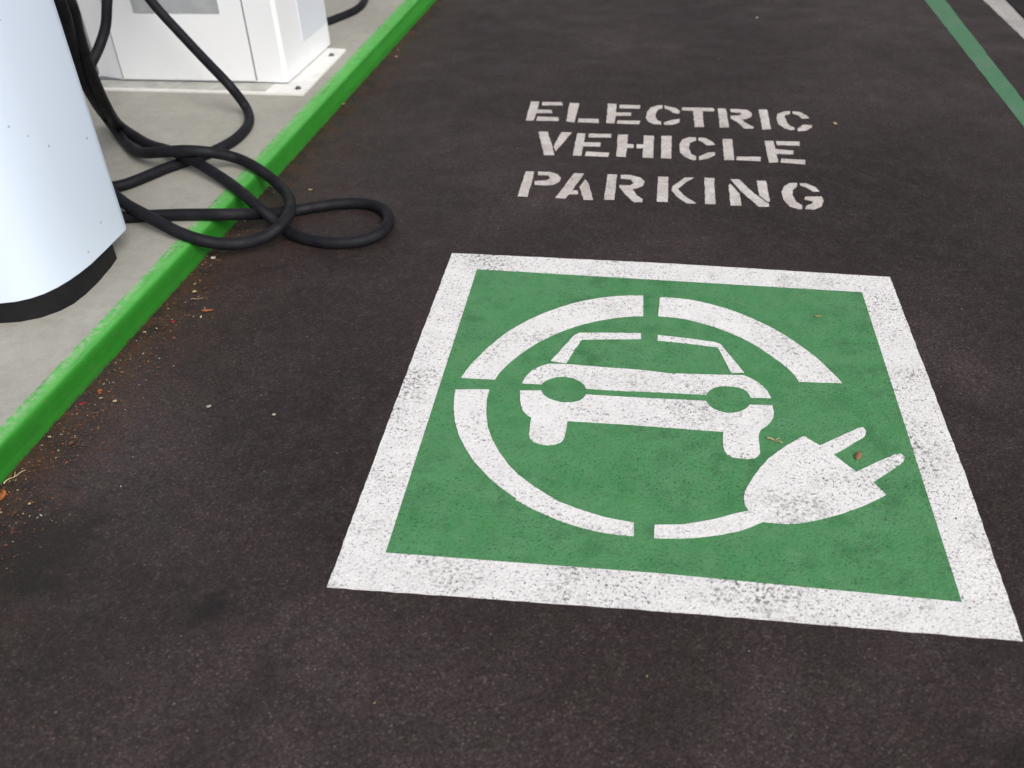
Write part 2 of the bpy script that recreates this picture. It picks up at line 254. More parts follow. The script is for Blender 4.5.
def asphalt_color(s, dark=1.0):
    big = s.noise(.9, 5, .6)
    mid = s.noise(5.5, 5, .65)
    fine = s.noise(42, 4, .7)
    d = dark
    c = s.ramp(big, [(.38, (.0200*d, .0108*d, .0105*d)), (.50, (.038*d, .0232*d, .0232*d)), (.62, (.068*d, .0455*d, .0480*d))])
    c = s.mix(s.ramp(mid, [(.36, .7), (.58, 0)]), c, (.025*d, .0165*d, .0145*d))
    c = s.mix(s.ramp(s.noise(13, 4, .6, vec=s.map(loc=(7, 3, 0))), [(.46, 0), (.66, .5)]), c, (.043*d, .037*d, .030*d))
    c = s.mix(s.ramp(fine, [(.45, .0), (.75, .42)]), c, (.072*d, .055*d, .055*d))
    # single stones, some paler, some reddish, binder dark between them
    st = s.n('ShaderNodeTexVoronoi', feature='F1'); s.put(st.inputs['Vector'], s.pos); st.inputs['Scale'].default_value = 230
    rnd = s.n('ShaderNodeSeparateColor'); s.put(rnd.inputs[0], st.outputs['Color'])
    tone = s.ramp(rnd.outputs[0], [(0, .55), (.5, .95), (.85, 1.15), (.95, 1.45), (1, 2.1)])
    c = s.mix(1.0, c, tone, 'MULTIPLY')
    c = s.mix(s.ramp(st.outputs['Distance'], [(.25, 0), (.75, .5)]), c, (.014*d, .012*d, .012*d))
    # scattered pale chips
    ch = s.n('ShaderNodeTexVoronoi', feature='F1'); s.put(ch.inputs['Vector'], s.pos); ch.inputs['Scale'].default_value = 26
    cs = s.n('ShaderNodeSeparateColor'); s.put(cs.inputs[0], ch.outputs['Color'])
    chip = s.math('MULTIPLY', s.ramp(ch.outputs['Distance'], [(.045, 1), (.075, 0)]), s.ramp(cs.outputs[1], [(.90, 0), (.93, .7)]))
    c = s.mix(chip, c, (.17, .145, .125))
    return c

OIL = [(-.195, -.075, .045), (-.60, .02, .16), (1.16, -.215, .06)]
def mat_asphalt(name='asphalt', dark=1.0):
    s = N(name, .8, .26)
    c = asphalt_color(s, dark)
    # brown dust and leaf crumbs swept against the kerb
    x = s.sep()
    d = s.math('MULTIPLY_ADD', x[1], -.052, x[0])      # x - .052 y
    band = s.ramp(s.math('ADD', d, .90), [(.02, 1), (.13, .9), (.24, .35), (.45, 0)])
    ngt = s.ramp(s.noise(14, 6, .75), [(.42, 0), (.62, .85)])
    c = s.mix(s.math('MULTIPLY', band, ngt), c, (.075, .036, .020))
    h = grain_height(s)
    h2 = s.noise(18, 4, .6)
    nrm = s.bump(h2, .002, .35)
    nrm = s.bump(h, .0016, .65, nrm)
    # two old oil drips
    for (ox, oy, rr) in OIL:
        px = s.math('SUBTRACT', x[0], ox); py = s.math('SUBTRACT', x[1], oy)
        dd = s.math('SQRT', s.math('ADD', s.math('MULTIPLY', px, px), s.math('MULTIPLY', py, py)))
        dd = s.math('MULTIPLY_ADD', s.noise(22, 4, .6), rr*1.6, s.math('SUBTRACT', dd, rr*.8))
        c = s.mix(s.ramp(s.math('DIVIDE', dd, rr), [(.45, .75), (1.0, .0)] if rr < .05 else [(.5, .6), (1.0, 0)]), c, (.010, .008, .0075))
    return s.done(c, nrm, s.ramp(s.noise(7, 4), [(.3, .50), (.7, .68)]))

def mat_paint(name, base, worn, amount=.5, dirt=.5, spots=1.0, dense=.75, stain=.10, speck=.75):
    """road paint: thin film that has come off the proud stones in patches"""
    s = N(name, .62, .35)
    zone = s.noise(3.2, 4, .6)
    zone2 = s.noise(9.0, 3, .6)
    # tone: cloudy grey scuffing
    cloud = s.ramp(s.noise(21, 6, .7, dist=.3), [(.38, 0), (.72, dirt)])
    c = s.mix(cloud, base, worn)
    sm = s.ramp(s.noise(4.5, 5, .6), [(.35, dirt*.45), (.62, 0)])
    c = s.mix(sm, c, worn)
    # pinholes
    f = s.noise(150, 3, .65)
    f2 = s.noise(62, 4, .7)
    zz = s.math('MULTIPLY_ADD', zone, .30, s.math('MULTIPLY', zone2, .10))      # .1 .. .3
    thr = s.math('SUBTRACT', .88-.14*amount, zz)
    hole = s.math('MULTIPLY', s.math('SUBTRACT', f, thr), 16, clamp=True)
    hole2 = s.math('MULTIPLY', s.math('SUBTRACT', f2, s.math('ADD', thr, .035)), 14, clamp=True)
    hole = s.math('MULTIPLY', s.math('MAXIMUM', hole, hole2), spots)
    asp = (.055, .048, .047)
    c = s.mix(hole, c, asp)
    pz = s.ramp(s.noise(4.2, 4, .6, vec=s.map(loc=(3.3, 8.1, 0))), [(.50, 0), (.62, 1)])
    pf = s.ramp(s.noise(115, 3, .7, dist=.4), [(.50, 0), (.60, 1)])
    c = s.mix(s.math('MULTIPLY', s.math('MULTIPLY', pz, pf), dense), c, (.20, .185, .185))
    stn = s.math('MULTIPLY', s.ramp(s.noise(16, 5, .7, vec=s.map(loc=(1.3, 5.1, 0))), [(.47, 0), (.64, stain)]), s.ramp(s.noise(3.1, 3), [(.4, .35), (.6, 1)]))
    c = s.mix(stn, c, tuple(v*.55 for v in base))
    # single round black pits
    pv = s.n('ShaderNodeTexVoronoi', feature='F1'); s.put(pv.inputs['Vector'], s.pos); pv.inputs['Scale'].default_value = 38
    ps = s.n('ShaderNodeSeparateColor'); s.put(ps.inputs[0], pv.outputs['Color'])
    sk = s.math('MULTIPLY', s.ramp(s.noise(170, 2, .6, vec=s.map(loc=(9, 2, 0))), [(.565, 0), (.66, speck)]), s.ramp(s.noise(7, 4, .65, vec=s.map(loc=(4, 4, 0))), [(.38, .30), (.58, 1)]))
    c = s.mix(sk, c, (.13, .125, .125) if base[0] > .3 else (.026, .070, .036))
    pit = s.math('MULTIPLY', s.ramp(pv.outputs['Distance'], [(.05, 1), (.12, 0)]), s.ramp(ps.outputs[0], [(.80, 0), (.84, .8)]))
    c = s.mix(pit, c, asp)
    h = grain_height(s)
    nrm = s.bump(s.noise(18, 4, .6), .004, .4)
    nrm = s.bump(h, .0016, .55, nrm)
    return s.done(c, nrm, .6)

def mat_cabinet(name, base, spots=0.0, rough=.35, grime=.25):
    s = N(name, rough, .5)
    c = s.mix(s.ramp(s.noise(3.2, 4), [(.35, 0), (.75, grime*.5)]), base, tuple(v*.82 for v in base))
    streak = s.noise(1, 5, .6, vec=s.map((22, 22, 1.5)))
    c = s.mix(s.ramp(streak, [(.52, 0), (.75, grime*.5)]), c, tuple(v*.78 for v in base))
    if spots:
        pv = s.n('ShaderNodeTexVoronoi', feature='F1'); s.put(pv.inputs['Vector'], s.pos); pv.inputs['Scale'].default_value = 24
        ps = s.n('ShaderNodeSeparateColor'); s.put(ps.inputs[0], pv.outputs['Color'])
        pit = s.math('MULTIPLY', s.ramp(pv.outputs['Distance'], [(.05, 1), (.11, 0)]), s.ramp(ps.outputs[2], [(.72, 0), (.76, spots)]))
        c = s.mix(pit, c, (.20, .24, .30))
    # splash dirt by the foot
    z = s.sep()[2]
    low = s.math('MULTIPLY', s.ramp(z, [(.10, .5), (.22, 0)]), s.ramp(s.noise(30, 5, .7), [(.42, 0), (.7, grime*2)]))
    c = s.mix(low, c, tuple(v*.62 for v in base))
    return s.done(c, s.bump(s.noise(240, 2), .0003, .4), rough)

def mat_concrete():
    s = N('broom_finished_concrete', .8, .3)
    c = s.ramp(s.noise(2.2, 6, .6), [(.3, (.31, .30, .265)), (.7, (.40, .39, .345))])
    c = s.mix(s.ramp(s.noise(24, 6, .75), [(.45, 0), (.72, .45)]), c, (.24, .225, .19))
    fine = s.ramp(s.noise(260, 3, .7), [(.3, .82), (.7, 1.1)])
    c = s.mix(1.0, c, fine, 'MULTIPLY')
    c = s.mix(s.ramp(s.noise(5.5, 5, .7, vec=s.map(loc=(2, 6, 0))), [(.52, 0), (.70, .25)]), c, (.25, .24, .205))
    br = s.noise(1, 3, .6, vec=s.map((8, 210, 8)))
    c = s.mix(s.ramp(br, [(.45, 0), (.8, .25)]), c, (.27, .26, .225))
    nrm = s.bump(br, .0012, .5)
    nrm = s.bump(s.noise(190, 3, .6), .0007, .5, nrm)
    return s.done(c, nrm, .82)

def mat_kerb():
    s = N('green_kerb_paint', .6, .3)
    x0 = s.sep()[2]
    c = s.mix(s.ramp(s.noise(4, 5, .6), [(.35, 0), (.7, .7)]), (.017, .180, .012), (.028, .225, .020))
    c = s.mix(s.ramp(s.noise(45, 5, .75), [(.60, 0), (.75, .55)]), c, (.10, .20, .07))
    # paler green towards the top of the kerb, strength varied by noise
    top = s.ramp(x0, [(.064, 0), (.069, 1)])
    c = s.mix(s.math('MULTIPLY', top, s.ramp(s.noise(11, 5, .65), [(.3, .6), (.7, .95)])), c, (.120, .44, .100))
    # scuffed pale rim along the inner edge and chipped brown foot
    x = s.sep()
    inner = s.math('MULTIPLY_ADD', x[1], -.036, x[0])
    rim = s.ramp(s.math('ADD', inner, .81), [(.004, 1), (.030, 0)])
    rn = s.ramp(s.noise(60, 5, .7), [(.42, 0), (.6, .8)])
    c = s.mix(s.math('MULTIPLY', rim, rn), c, (.36, .42, .31))
    foot = s.math('MULTIPLY', s.ramp(x[2], [(.000, 1), (.009, 0)]), s.ramp(s.noise(55, 6, .75), [(.46, 0), (.56, .9)]))
    c = s.mix(foot, c, (.050, .036, .024))
    pv = s.noise(75, 3, .6)
    c = s.mix(s.ramp(pv, [(.675, 0), (.70, .9)]), c, (.12, .085, .055))
    c = s.mix(s.ramp(s.noise(1, 4, .65, vec=s.map((60, 5, 60))), [(.55, 0), (.75, .45)]), c, (.030, .085, .026))
    nrm = s.bump(s.noise(60, 4, .6), .0012, .5)
    nrm = s.bump(s.noise(260, 2), .0005, .5, nrm)
    return s.done(c, nrm, s.ramp(s.noise(30, 4), [(.3, .55), (.7, .75)]))

def mat_simple(name, c1, c2=None, scale=40, rough=.5, spec=.5, metal=0, bump=.0004):
    s = N(name, rough, spec)
    c = s.mix(s.ramp(s.noise(scale, 4, .6), [(.35, 0), (.65, 1)]), c1, c2 or tuple(v*.7 for v in c1))
    s.b.inputs['Metallic'].default_value = metal
    return s.done(c, s.bump(s.noise(scale*4, 3), bump, .5), rough)

def mat_rubber():
    s = N('black_rubber_cable', .5, .24)
    c = s.mix(s.ramp(s.noise(16, 5, .7), [(.4, 0), (.75, .8)]), (.0042, .0045, .0070), (.016, .0155, .020))
    return s.done(c, s.bump(s.noise(120, 3), .0006, .5), s.ramp(s.noise(28, 4), [(.3, .55), (.7, .75)]))

M_ASPH = mat_asphalt()
M_DARK = mat_asphalt('darkened_asphalt', .45)
WHITE = (.80, .785, .785)
M_WHITE = mat_paint('worn_white_road_paint', WHITE, (.60, .575, .58), .40, .45, 1, 1.0)
M_SYMB = mat_paint('white_symbol_paint', WHITE, (.62, .60, .605), .20, .38, 1, .7)
M_TEXT = mat_paint('white_lettering_paint', (.68, .635, .62), (.42, .365, .33), .2, .9, .9, .5, .3)
M_GREEN = mat_paint('green_panel_paint', (.056, .226, .078), (.105, .262, .122), .25, .75, .75, 0, .6)
M_LGREEN = mat_paint('faded_green_line_paint', (.060, .205, .095), (.085, .170, .105), .1, .8, .9)
M_LWHITE = mat_paint('faded_white_line_paint', (.46, .44, .42), (.33, .31, .29), .25, .8, .9)
M_CONC = mat_concrete()
M_KERB = mat_kerb()
M_NEAR = mat_cabinet('pale_blue_white_powder_coat', (.71, .80, .94), .6, .55, .06)
M_REAR = mat_cabinet('white_powder_coat', (.82, .83, .85), 0, .35, .15)
M_REAR2 = mat_cabinet('grey_white_powder_coat', (.66, .68, .75), 0, .4, .15)
M_PLATE = mat_cabinet('white_base_plate_paint', (.80, .79, .76), 0, .4, .4)
M_VENT = mat_simple('brushed_grey_label', (.40, .415, .43), (.30, .315, .33), 9, .45, .5)
M_PLATE_SHADE = mat_simple('grey_plate_shade', (.50, .50, .455), (.36, .355, .32), 14, .6)  # grey of the plate's shaded front, shade held in the colour
M_PLINTH = mat_simple('black_plastic_plinth', (.0045, .0045, .006), (.008, .008, .009), 20, .6, .3)
M_STEEL = mat_simple('bolt_steel', (.22, .21, .20), (.12, .11, .10), 60, .4, .5, .9)
M_RUB = mat_rubber()
M_SCREEN = mat_simple('dark_screen_glass', (.012, .014, .02), (.014, .016, .022), 6, .08)
M_SEAM = mat_simple('dark_seam', (.16, .16, .18), None, 20, .7)

# ---------------------------------------------------------------- setting
def sheet(name, pts, z, mat):
    bm = bmesh.new()
    f = bm.faces.new([bm.verts.new((x, y, z)) for x, y in pts])
    return tag(link(name, bm, mat), kind='structure')

sheet('ground', [(-600, -600), (600, -600), (600, 600), (-600, 600)], 0, M_ASPH)
sheet('road', [(2.215, -6), (9, -6), (9, 14), (2.215, 14)], .003, M_DARK)  # flat sheet beyond the white line, asphalt colour scaled down

def kx(y): return -.777+.053*y        # foot of the kerb
def cx_(y): return -.768+.0435*y      # crease
def ix(y): return -.812+.038*y        # inner edge

bm = bmesh.new()
ys = [-5+.06*i for i in range(int(19/.06))]
rows = []
for y in ys:
    w1, w2 = random.uniform(-.0005, .0005), random.uniform(-.0005, .0005)
    if y > 4.2:
        dy = y-4.2
    k, c, i = kx(y), cx_(y), ix(y)
    c = min(c, k-.006)
    prof = [(k+w1, -.03), (k+w1, 0), (k-.002+w1*.6, .022), (c+.0042, .052), (c+.0030, .060), (c-.0005, .0655), (c-.005, .0685), (c-.011, .0698), (c-.016, .0702+w2*.3), (i+.008, .0712), (i, .0705), (i, -.03)]
    rows.append([bm.verts.new((px, y, pz)) for px, pz in prof])
for a, b in zip(rows, rows[1:]):
    for j in range(len(a)-1):
        bm.faces.new((a[j], a[j+1], b[j+1], b[j]))
bmesh.ops.recalc_face_normals(bm, faces=bm.faces)
kerb = tag(link('kerb', bm, M_KERB), kind='structure')

bm = bmesh.new()
P = [(-3.4, -5)]+[(ix(y)-.0015, y) for y in ys[::6]]+[(-3.4, ys[-1])]
prism(bm, P, -.02, .069)
tag(link('pavement', bm, M_CONC), kind='structure')

# ---------------------------------------------------------------- painted square with its emblem
ZP, ZS = .0012, .0022
em = empty('painted_emblem', (.6, .6, 0), 'large square pavement marking with white border, green field and white car and plug symbol', 'pavement marking')
def ring_quads(bm, o, i):
    # four mitred border strips that butt end to end
    corners_o = [o[0], o[2], o[4], o[6]]
    mids = [o[1], o[3], o[5], o[7]]
    outl = []
    for a in range(4):
        outl += [corners_o[a], mids[a]]
    outer = rough(outl, .016, .0008)
    inner = i
    # bridge: make as one face with a slit is fragile; use per-side polygons instead
    def side(a):
        A = corners_o[a]; B = corners_o[(a+1) % 4]
        ai = outer_idx(A); bi = outer_idx(B)
        seq = []
        k = ai
        while True:
            seq.append(outer[k])
            if k == bi: break
            k = (k+1) % len(outer)
        back = {0: [inner[1], inner[0]], 1: [inner[2], inner[1]], 2: [inner[4], inner[3], inner[2]], 3: [inner[0], inner[4]]}[a]
        return seq+back
    def outer_idx(C):
        return min(range(len(outer)), key=lambda k: (outer[k][0]-C[0])**2+(outer[k][1]-C[1])**2)
    return [side(a) for a in range(4)]
bm = bmesh.new()
for poly in ring_quads(bm, OUTER, INNER):
    prism(bm, poly, -.0005, ZP)
bmesh.ops.remove_doubles(bm, verts=bm.verts, dist=1e-5)
# drop the inner walls left between the mitred strips
dead = [f for f in bm.faces if abs(f.normal.z) < .5 and any(sum(1 for g in e.link_faces) > 2 for e in f.edges) and len(f.verts) == 4 and f.calc_area() > 0 and
        sum(1 for e in f.edges if len(e.link_faces) > 2) >= 3]
bmesh.ops.delete(bm, geom=dead, context='FACES_ONLY')
link('border', bm, M_WHITE, em)
bm = bmesh.new()
prism(bm, [(x*.9995+.0003, y*.9995+.0003) for x, y in INNER], -.0005, ZP-.0003)
link('green_field', bm, M_GREEN, em)
def mark(name, key, label=None):
    bm = bmesh.new()
    prism(bm, rough(MARKS[key], .014, .0006), .0005, ZS)
    return tag(link(name, bm, M_SYMB, em), label)
mark('ring_segment', 'arcTL', 'upper left quarter of the white ring')
mark('ring_segment', 'arcTR', 'upper right arc of the white ring')
mark('ring_segment', 'arcBL', 'lower left arc of the white ring')
mark('plug_symbol', 'plug', 'white two pronged plug with a curved cable')
mark('car_roof', 'roofL', 'left half of the car roof line')
mark('car_roof', 'roofR', 'right half of the car roof line')
mark('car_body', 'upper', 'upper half of the car body with headlight notches')
mark('car_body', 'lower', 'lower half of the car body with two wheels')

# ---------------------------------------------------------------- stencilled words
descr = {'ELECTRIC': 'white stencilled word ELECTRIC painted on the asphalt, top line of three',
         'VEHICLE': 'white stencilled word VEHICLE painted on the asphalt, middle line of three',
         'PARKING': 'white stencilled word PARKING painted on the asphalt, line nearest the green square'}
for w, letters in WORDS.items():
    allp = [p for l in letters for s_ in l for p in s_]
    cx = sum(p[0] for p in allp)/len(allp); cy = sum(p[1] for p in allp)/len(allp)
    e = empty('painted_word', (cx, cy, 0), descr[w], 'lettering', 'stencilled words on the asphalt')
    for ch, l in zip(w, letters):
        bm = bmesh.new()
        for s_ in l:
            prism(bm, rough(s_, .016, .0012), -.0005, ZP)
        tag(link('letter', bm, M_TEXT, e), 'letter '+ch)

def long_line(name, P, mat, label, y0=-5, y1=13):
    (xa, ya), (xb, yb), (xc, yc), (xd, yd) = P      # far-left, far-right, near-right, near-left
    bm = bmesh.new()
    def xl(y): return xa+(xd-xa)*(y-ya)/(yd-ya)
    def xr(y): return xb+(xc-xb)*(y-yb)/(yc-yb)
    pts = []
    n = 160
    L = [(xl(y0+(y1-y0)*k/n)+random.uniform(-.002, .002), y0+(y1-y0)*k/n) for k in range(n+1)]
    Rr = [(xr(y0+(y1-y0)*k/n)+random.uniform(-.002, .002), y0+(y1-y0)*k/n) for k in range(n+1)]
    prism(bm, L+Rr[::-1], -.0005, ZP)
    o = link(name, bm, mat, origin=((L[0][0]+Rr[0][0])/2, (y0+y1)/2, 0))
    return tag(o, label, 'painted line')
g = GREENL
long_line('painted_line', [(1.838, 3.849), (1.933, 3.85), (1.908, 2.257), (1.840, 2.257)], M_LGREEN, 'faded green bay line on the asphalt right of the lettering', y0=-3, y1=6.5)
long_line('painted_line', [(2.110, 3.854), (2.209, 3.856), (2.201, 3.27), (2.124, 3.27)], M_LWHITE, 'greyish white line on the asphalt beyond the green line', y0=.5, y1=6.5)

# ---------------------------------------------------------------- near charger
nc = empty('charging_station', (-1.22, .88, .069), 'pale blue-white charging pedestal on a black plinth, nearest the camera', 'charging station', 'charging stations on the kerbed island')
plan = [(-1.62, .60), (-1.45, .603), (-1.25, .615), (-1.12, .632), (-1.06, .643), (-1.011, .655), (-.975, .666), (-.945, .684), (-.922, .708), (-.904, .740), (-.892, .775), (-.883, .815), (-.877, .86), (-.875, .93), (-.8735, 1.035), (-.876, 1.052), (-.886, 1.068), (-.902, 1.075), (-1.25, 1.10), (-1.62, 1.10), (-1.66, 1.06), (-1.66, .64)]
def offset(pl, d):
    cx = sum(p[0] for p in pl)/len(pl); cy = sum(p[1] for p in pl)/len(pl)
    out = []
    n = len(pl)
    for i in range(n):
        a = Vector(pl[i-1]); b = Vector(pl[i]); c = Vector(pl[(i+1) % n])
        t = (c-a).normalized(); nn = Vector((-t.y, t.x))
        out.append((b.x+nn.x*d, b.y+nn.y*d))
    return out
def shell(bm, pl, z0, z1, r):
    steps = [(z0, r*.9), (z0+.001, r*.45), (z0+r*.5, r*.12), (z0+r, 0), (z1-r, 0), (z1-r*.5, r*.12), (z1-r*.15, r*.45), (z1, r)]
    rings = []
    for z, d in steps:
        rings.append([bm.verts.new((x, y, z)) for x, y in (offset(pl, d) if d else pl)])
    n = len(pl)
    for a, b in zip(rings, rings[1:]):
        for k in range(n):
            bm.faces.new((a[k], a[(k+1) % n], b[(k+1) % n], b[k]))
    bm.faces.new(rings[0][::-1]); bm.faces.new(rings[-1])
bm = bmesh.new()
shell(bm, plan, .13, 1.95, .004)
bmesh.ops.recalc_face_normals(bm, faces=bm.faces)
nb = link('body', bm, M_NEAR, nc, smooth=True)
bm = bmesh.new()
prism(bm, [(-1.60, .615), (-1.25, .625), (-1.03, .662), (-.988, .672), (-.946, .694), (-.914, .728), (-.897, .762), (-.888, .81), (-.885, .87), (-.889, .95), (-.895, .995), (-.908, 1.01), (-1.25, 1.03), (-1.60, 1.04)], .069, .1335)
bevel(bm, .002, 2)
link('plinth', bm, M_PLINTH, nc)
bm = bmesh.new()
box(bm, -1.50, -1.15, .590, .615, 1.35, 1.65); bevel(bm, .008)
link('screen', bm, M_SCREEN, nc)
bm = bmesh.new()
box(bm, -1.15, -1.03, 1.085, 1.15, 1.16, 1.30); bevel(bm, .01)
link('cable_outlet', bm, M_PLINTH, nc)

# ---------------------------------------------------------------- rear charger
rc = empty('charging_station', (-1.25, 2.6, .069), 'boxy white charging cabinet bolted to the island behind the cables', 'charging station', 'charging stations on the kerbed island')
zb = .0825
body = [(-1.665, 2.385), (-1.545, 2.3485), (-.988, 2.3485), (-.875, 2.345), (-.866, 2.349), (-.8605, 2.358), (-.832, 2.815), (-.836, 2.83), (-.85, 2.84), (-1.65, 2.84), (-1.665, 2.82)]
bm = bmesh.new()
prism(bm, body, zb, 1.95)
bevel(bm, .004, 2, 50)
link('cabinet', bm, M_REAR, rc)
bm = bmesh.new()
box(bm, -1.540, -.990, 2.342, 2.348, zb+.006, 1.90); bevel(bm, .0025, 2)
fp = link('front_panel', bm, M_REAR, rc)
for sx in (-1.5435, -.9865):
    bm = bmesh.new()
    box(bm, sx-.0016, sx+.0016, 2.3455, 2.3478, zb+.006, 1.90)
    link('panel_seam', bm, M_SEAM, rc)
bm = bmesh.new()
box(bm, -1.42, -1.078, 2.3385, 2.3425, .343, .78); bevel(bm, .001, 1)
lb = link('vent_panel', bm, M_VENT, rc)
# side inset panel
a = Vector((-.8605, 2.358)); b = Vector((-.832, 2.815)); t = (b-a).normalized(); n = Vector((t.y, -t.x))
def side_quad(bm, s0, s1, z0, z1, d0, d1):
    p = [a+t*s0+n*d0, a+t*s1+n*d0, a+t*s1+n*d1, a+t*s0+n*d1]
    prism(bm, [(v.x, v.y) for v in p], z0, z1)
bm = bmesh.new()
side_quad(bm, .185, .452, .178, 1.85, .0002, .0025); bevel(bm, .0008, 1)
link('side_panel', bm, M_REAR2, rc)
bm = bmesh.new()
prism(bm, [(-1.69, 2.262), (-.768, 2.243), (-.752, 2.775), (-1.69, 2.93)], .069, .0765)
bevel(bm, .0015, 2)
bp = link('base_plate', bm, M_PLATE, rc)
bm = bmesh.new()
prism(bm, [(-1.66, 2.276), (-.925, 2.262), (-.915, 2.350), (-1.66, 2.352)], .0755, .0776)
link('shaded_plate_strip', bm, M_PLATE_SHADE, rc)  # thin grey strip on the plate: shade before the cabinet put in as colour
# upturned foot skirt between plate and cabinet
bm = bmesh.new()
prism(bm, [(-1.66, 2.352), (-.868, 2.352), (-.842, 2.81), (-1.66, 2.83)], .0765, .083)
link('foot_skirt', bm, M_SEAM, rc)
for bx_, by_ in ((-.806, 2.300), (-.790, 2.690), (-1.655, 2.300)):
    bm = bmesh.new()
    bmesh.ops.create_cone(bm, cap_ends=True, segments=20, radius1=.0125, radius2=.0125, depth=.002, matrix=Matrix.Translation((bx_, by_, .0775)))
    bmesh.ops.create_cone(bm, cap_ends=True, segments=6, radius1=.0085, radius2=.0080, depth=.006, matrix=Matrix.Translation((bx_, by_, .0815)))
    link('bolt', bm, M_STEEL, bp)
for ox in (-1.62, -1.42):
    bm = bmesh.new()
    box(bm, ox-.04, ox+.04, 2.28, 2.347, 1.08, 1.20); bevel(bm, .008)
    link('cable_outlet', bm, M_PLINTH, rc)
bm = bmesh.new()
box(bm, -1.26, -1.14, 2.83, 2.89, 1.06, 1.18); bevel(bm, .008)
link('cable_outlet', bm, M_PLINTH, rc)

# ---------------------------------------------------------------- cables
def cable(P, label, r=.0158, it=10):
    path = smooth_path(catmull(P, 10), it)
    bm = bmesh.new()
    tube(bm, path, r, 18)
    bmesh.ops.recalc_face_normals(bm, faces=bm.faces)
    o = link('charging_cable', bm, M_RUB, smooth=True, origin=P[len(P)//2])
    return tag(o, label, 'cable', 'thick black charging cables')
cable(CABLE_NEAR, 'black charging cable looped over the green kerb onto the asphalt', .0176)
cable(CABLE_REAR, 'black cable slanting down in front of the white cabinet, turning back under the other cable', .0172)
cable(CABLE_BACK, 'short curve of black cable on the concrete right of the white cabinet', .0165)

# ---------------------------------------------------------------- litter by the kerb
def leaf_mesh(L, W, curl, mat):
    bm = bmesh.new()
    n = 9
    rows = []
    for i in range(n):
        u = i/(n-1)
        w = W*math.sin(math.pi*min(1, u*1.02))**.8*(1-.35*u)+.0004
        z = .0012+curl*(u-.5)**2
        rows.append([bm.verts.new(((u-.5)*L, -w, z+curl*.25*random.uniform(.6, 1.4))), bm.verts.new(((u-.5)*L, 0, z)), bm.verts.new(((u-.5)*L, w, z+curl*.25*random.uniform(.6, 1.4)))])
    for a_, b_ in zip(rows, rows[1:]):
        for k in range(2): bm.faces.new((a_[k], a_[k+1], b_[k+1], b_[k]))
    top = list(bm.faces)
    ret = bmesh.ops.extrude_face_region(bm, geom=top)
    vs = [g_ for g_ in ret['geom'] if isinstance(g_, bmesh.types.BMVert)]
    bmesh.ops.translate(bm, verts=vs, vec=(0, 0, .0006))
    bmesh.ops.recalc_face_normals(bm, faces=bm.faces)
    return bm
def place(o, x, y, z=0, rz=None, s=1):
    o.location = (x, y, z); o.rotation_euler = (random.uniform(-.1, .1), random.uniform(-.1, .1), random.uniform(0, 6.28) if rz is None else rz)
    o.scale = (s, s, s)
LM = {'orange': mat_simple('orange_leaf', (.42, .13, .035), (.26, .075, .02), 120, .6),
      'brown': mat_simple('brown_leaf', (.15, .062, .032), (.075, .032, .016), 120, .7),
      'tan': mat_simple('tan_leaf', (.34, .15, .075), (.24, .10, .05), 120, .7),
      'red': mat_simple('red_petal', (.38, .012, .02), (.26, .01, .015), 120, .5),
      'yellow': mat_simple('straw_chip', (.50, .42, .20), (.36, .30, .15), 120, .7),
      'white': mat_simple('white_petal', (.78, .76, .72), (.62, .60, .55), 120, .6),
      'twig': mat_simple('dry_twig', (.34, .27, .16), (.20, .15, .09), 120, .8),
      'stone': mat_simple('pale_pebble', (.42, .37, .31), (.28, .25, .21), 120, .8),
      'pink': mat_simple('pink_petal', (.50, .26, .24), (.36, .2, .18), 120, .6)}
def leaf(x, y, L, W, mk, label, z=0, rz=None, curl=None, name='fallen_leaf', cat='leaf'):
    bm = leaf_mesh(L, W, curl if curl is not None else L*.16, LM[mk])
    o = link(name, bm, LM[mk], smooth=True); place(o, x, y, z, rz)
    return tag(o, label, cat)
def twig(x, y, L, rz, label, mk='twig', r=.0011, z=0):
    P = [Vector(((u-.5)*L, math.sin(u*4)*L*.06, .002+.002*math.sin(u*9))) for u in [i/10 for i in range(11)]]
    bm = bmesh.new(); tube(bm, P, lambda u: r*(1.15-.6*u), 7)
    Q = [Vector((0, 0, .002)), Vector((L*.12, L*.12, .005)), Vector((L*.2, L*.26, .004))]
    tube(bm, Q, r*.6, 6)
    o = link('twig', bm, LM[mk], smooth=True); place(o, x, y, z, rz)
    return tag(o, label, 'twig')
def pebble(x, y, s_, label, mk='stone', z=0):
    bm = bmesh.new(); bmesh.ops.create_icosphere(bm, subdivisions=1, radius=s_)
    for v in bm.verts: v.co *= random.uniform(.75, 1.2); v.co.z = v.co.z*.55+s_*.4
    o = link('pebble', bm, LM[mk]); place(o, x, y, z)
    return tag(o, label, 'pebble')
leaf(-.593, .863, .034, .0065, 'orange', 'slim orange-brown leaf on the asphalt near the green kerb', rz=.15)
leaf(-.664, .804, .013, .006, 'red', 'small red petal beside the kerb, below the orange leaf', name='petal', cat='petal')
leaf(-.730, .455, .015, .006, 'red', 'small dark red petal against the foot of the kerb', name='petal', cat='petal')
leaf(-.690, 1.135, .018, .008, 'white', 'bright white petal at the kerb foot under the cable loop', name='petal', cat='petal')
leaf(-.668, 1.120, .030, .007, 'brown', 'reddish brown leaf beside the white petal under the cable loop')
twig(-.645, .915, .034, .4, 'pale forked twig on the asphalt beside the orange leaf')
leaf(.985, .974, .020, .0035, 'yellow', 'pale yellow chip on the green square near its upper right corner', z=ZP, rz=-.1, name='wood_chip', cat='chip')
twig(.835, .478, .036, -.45, 'yellowish twig lying by the plug symbol', 'yellow', .0018, z=ZS)
leaf(1.001, .447, .026, .007, 'tan', 'torn brown leaf between the two prongs of the plug symbol', z=ZS, rz=1.2)
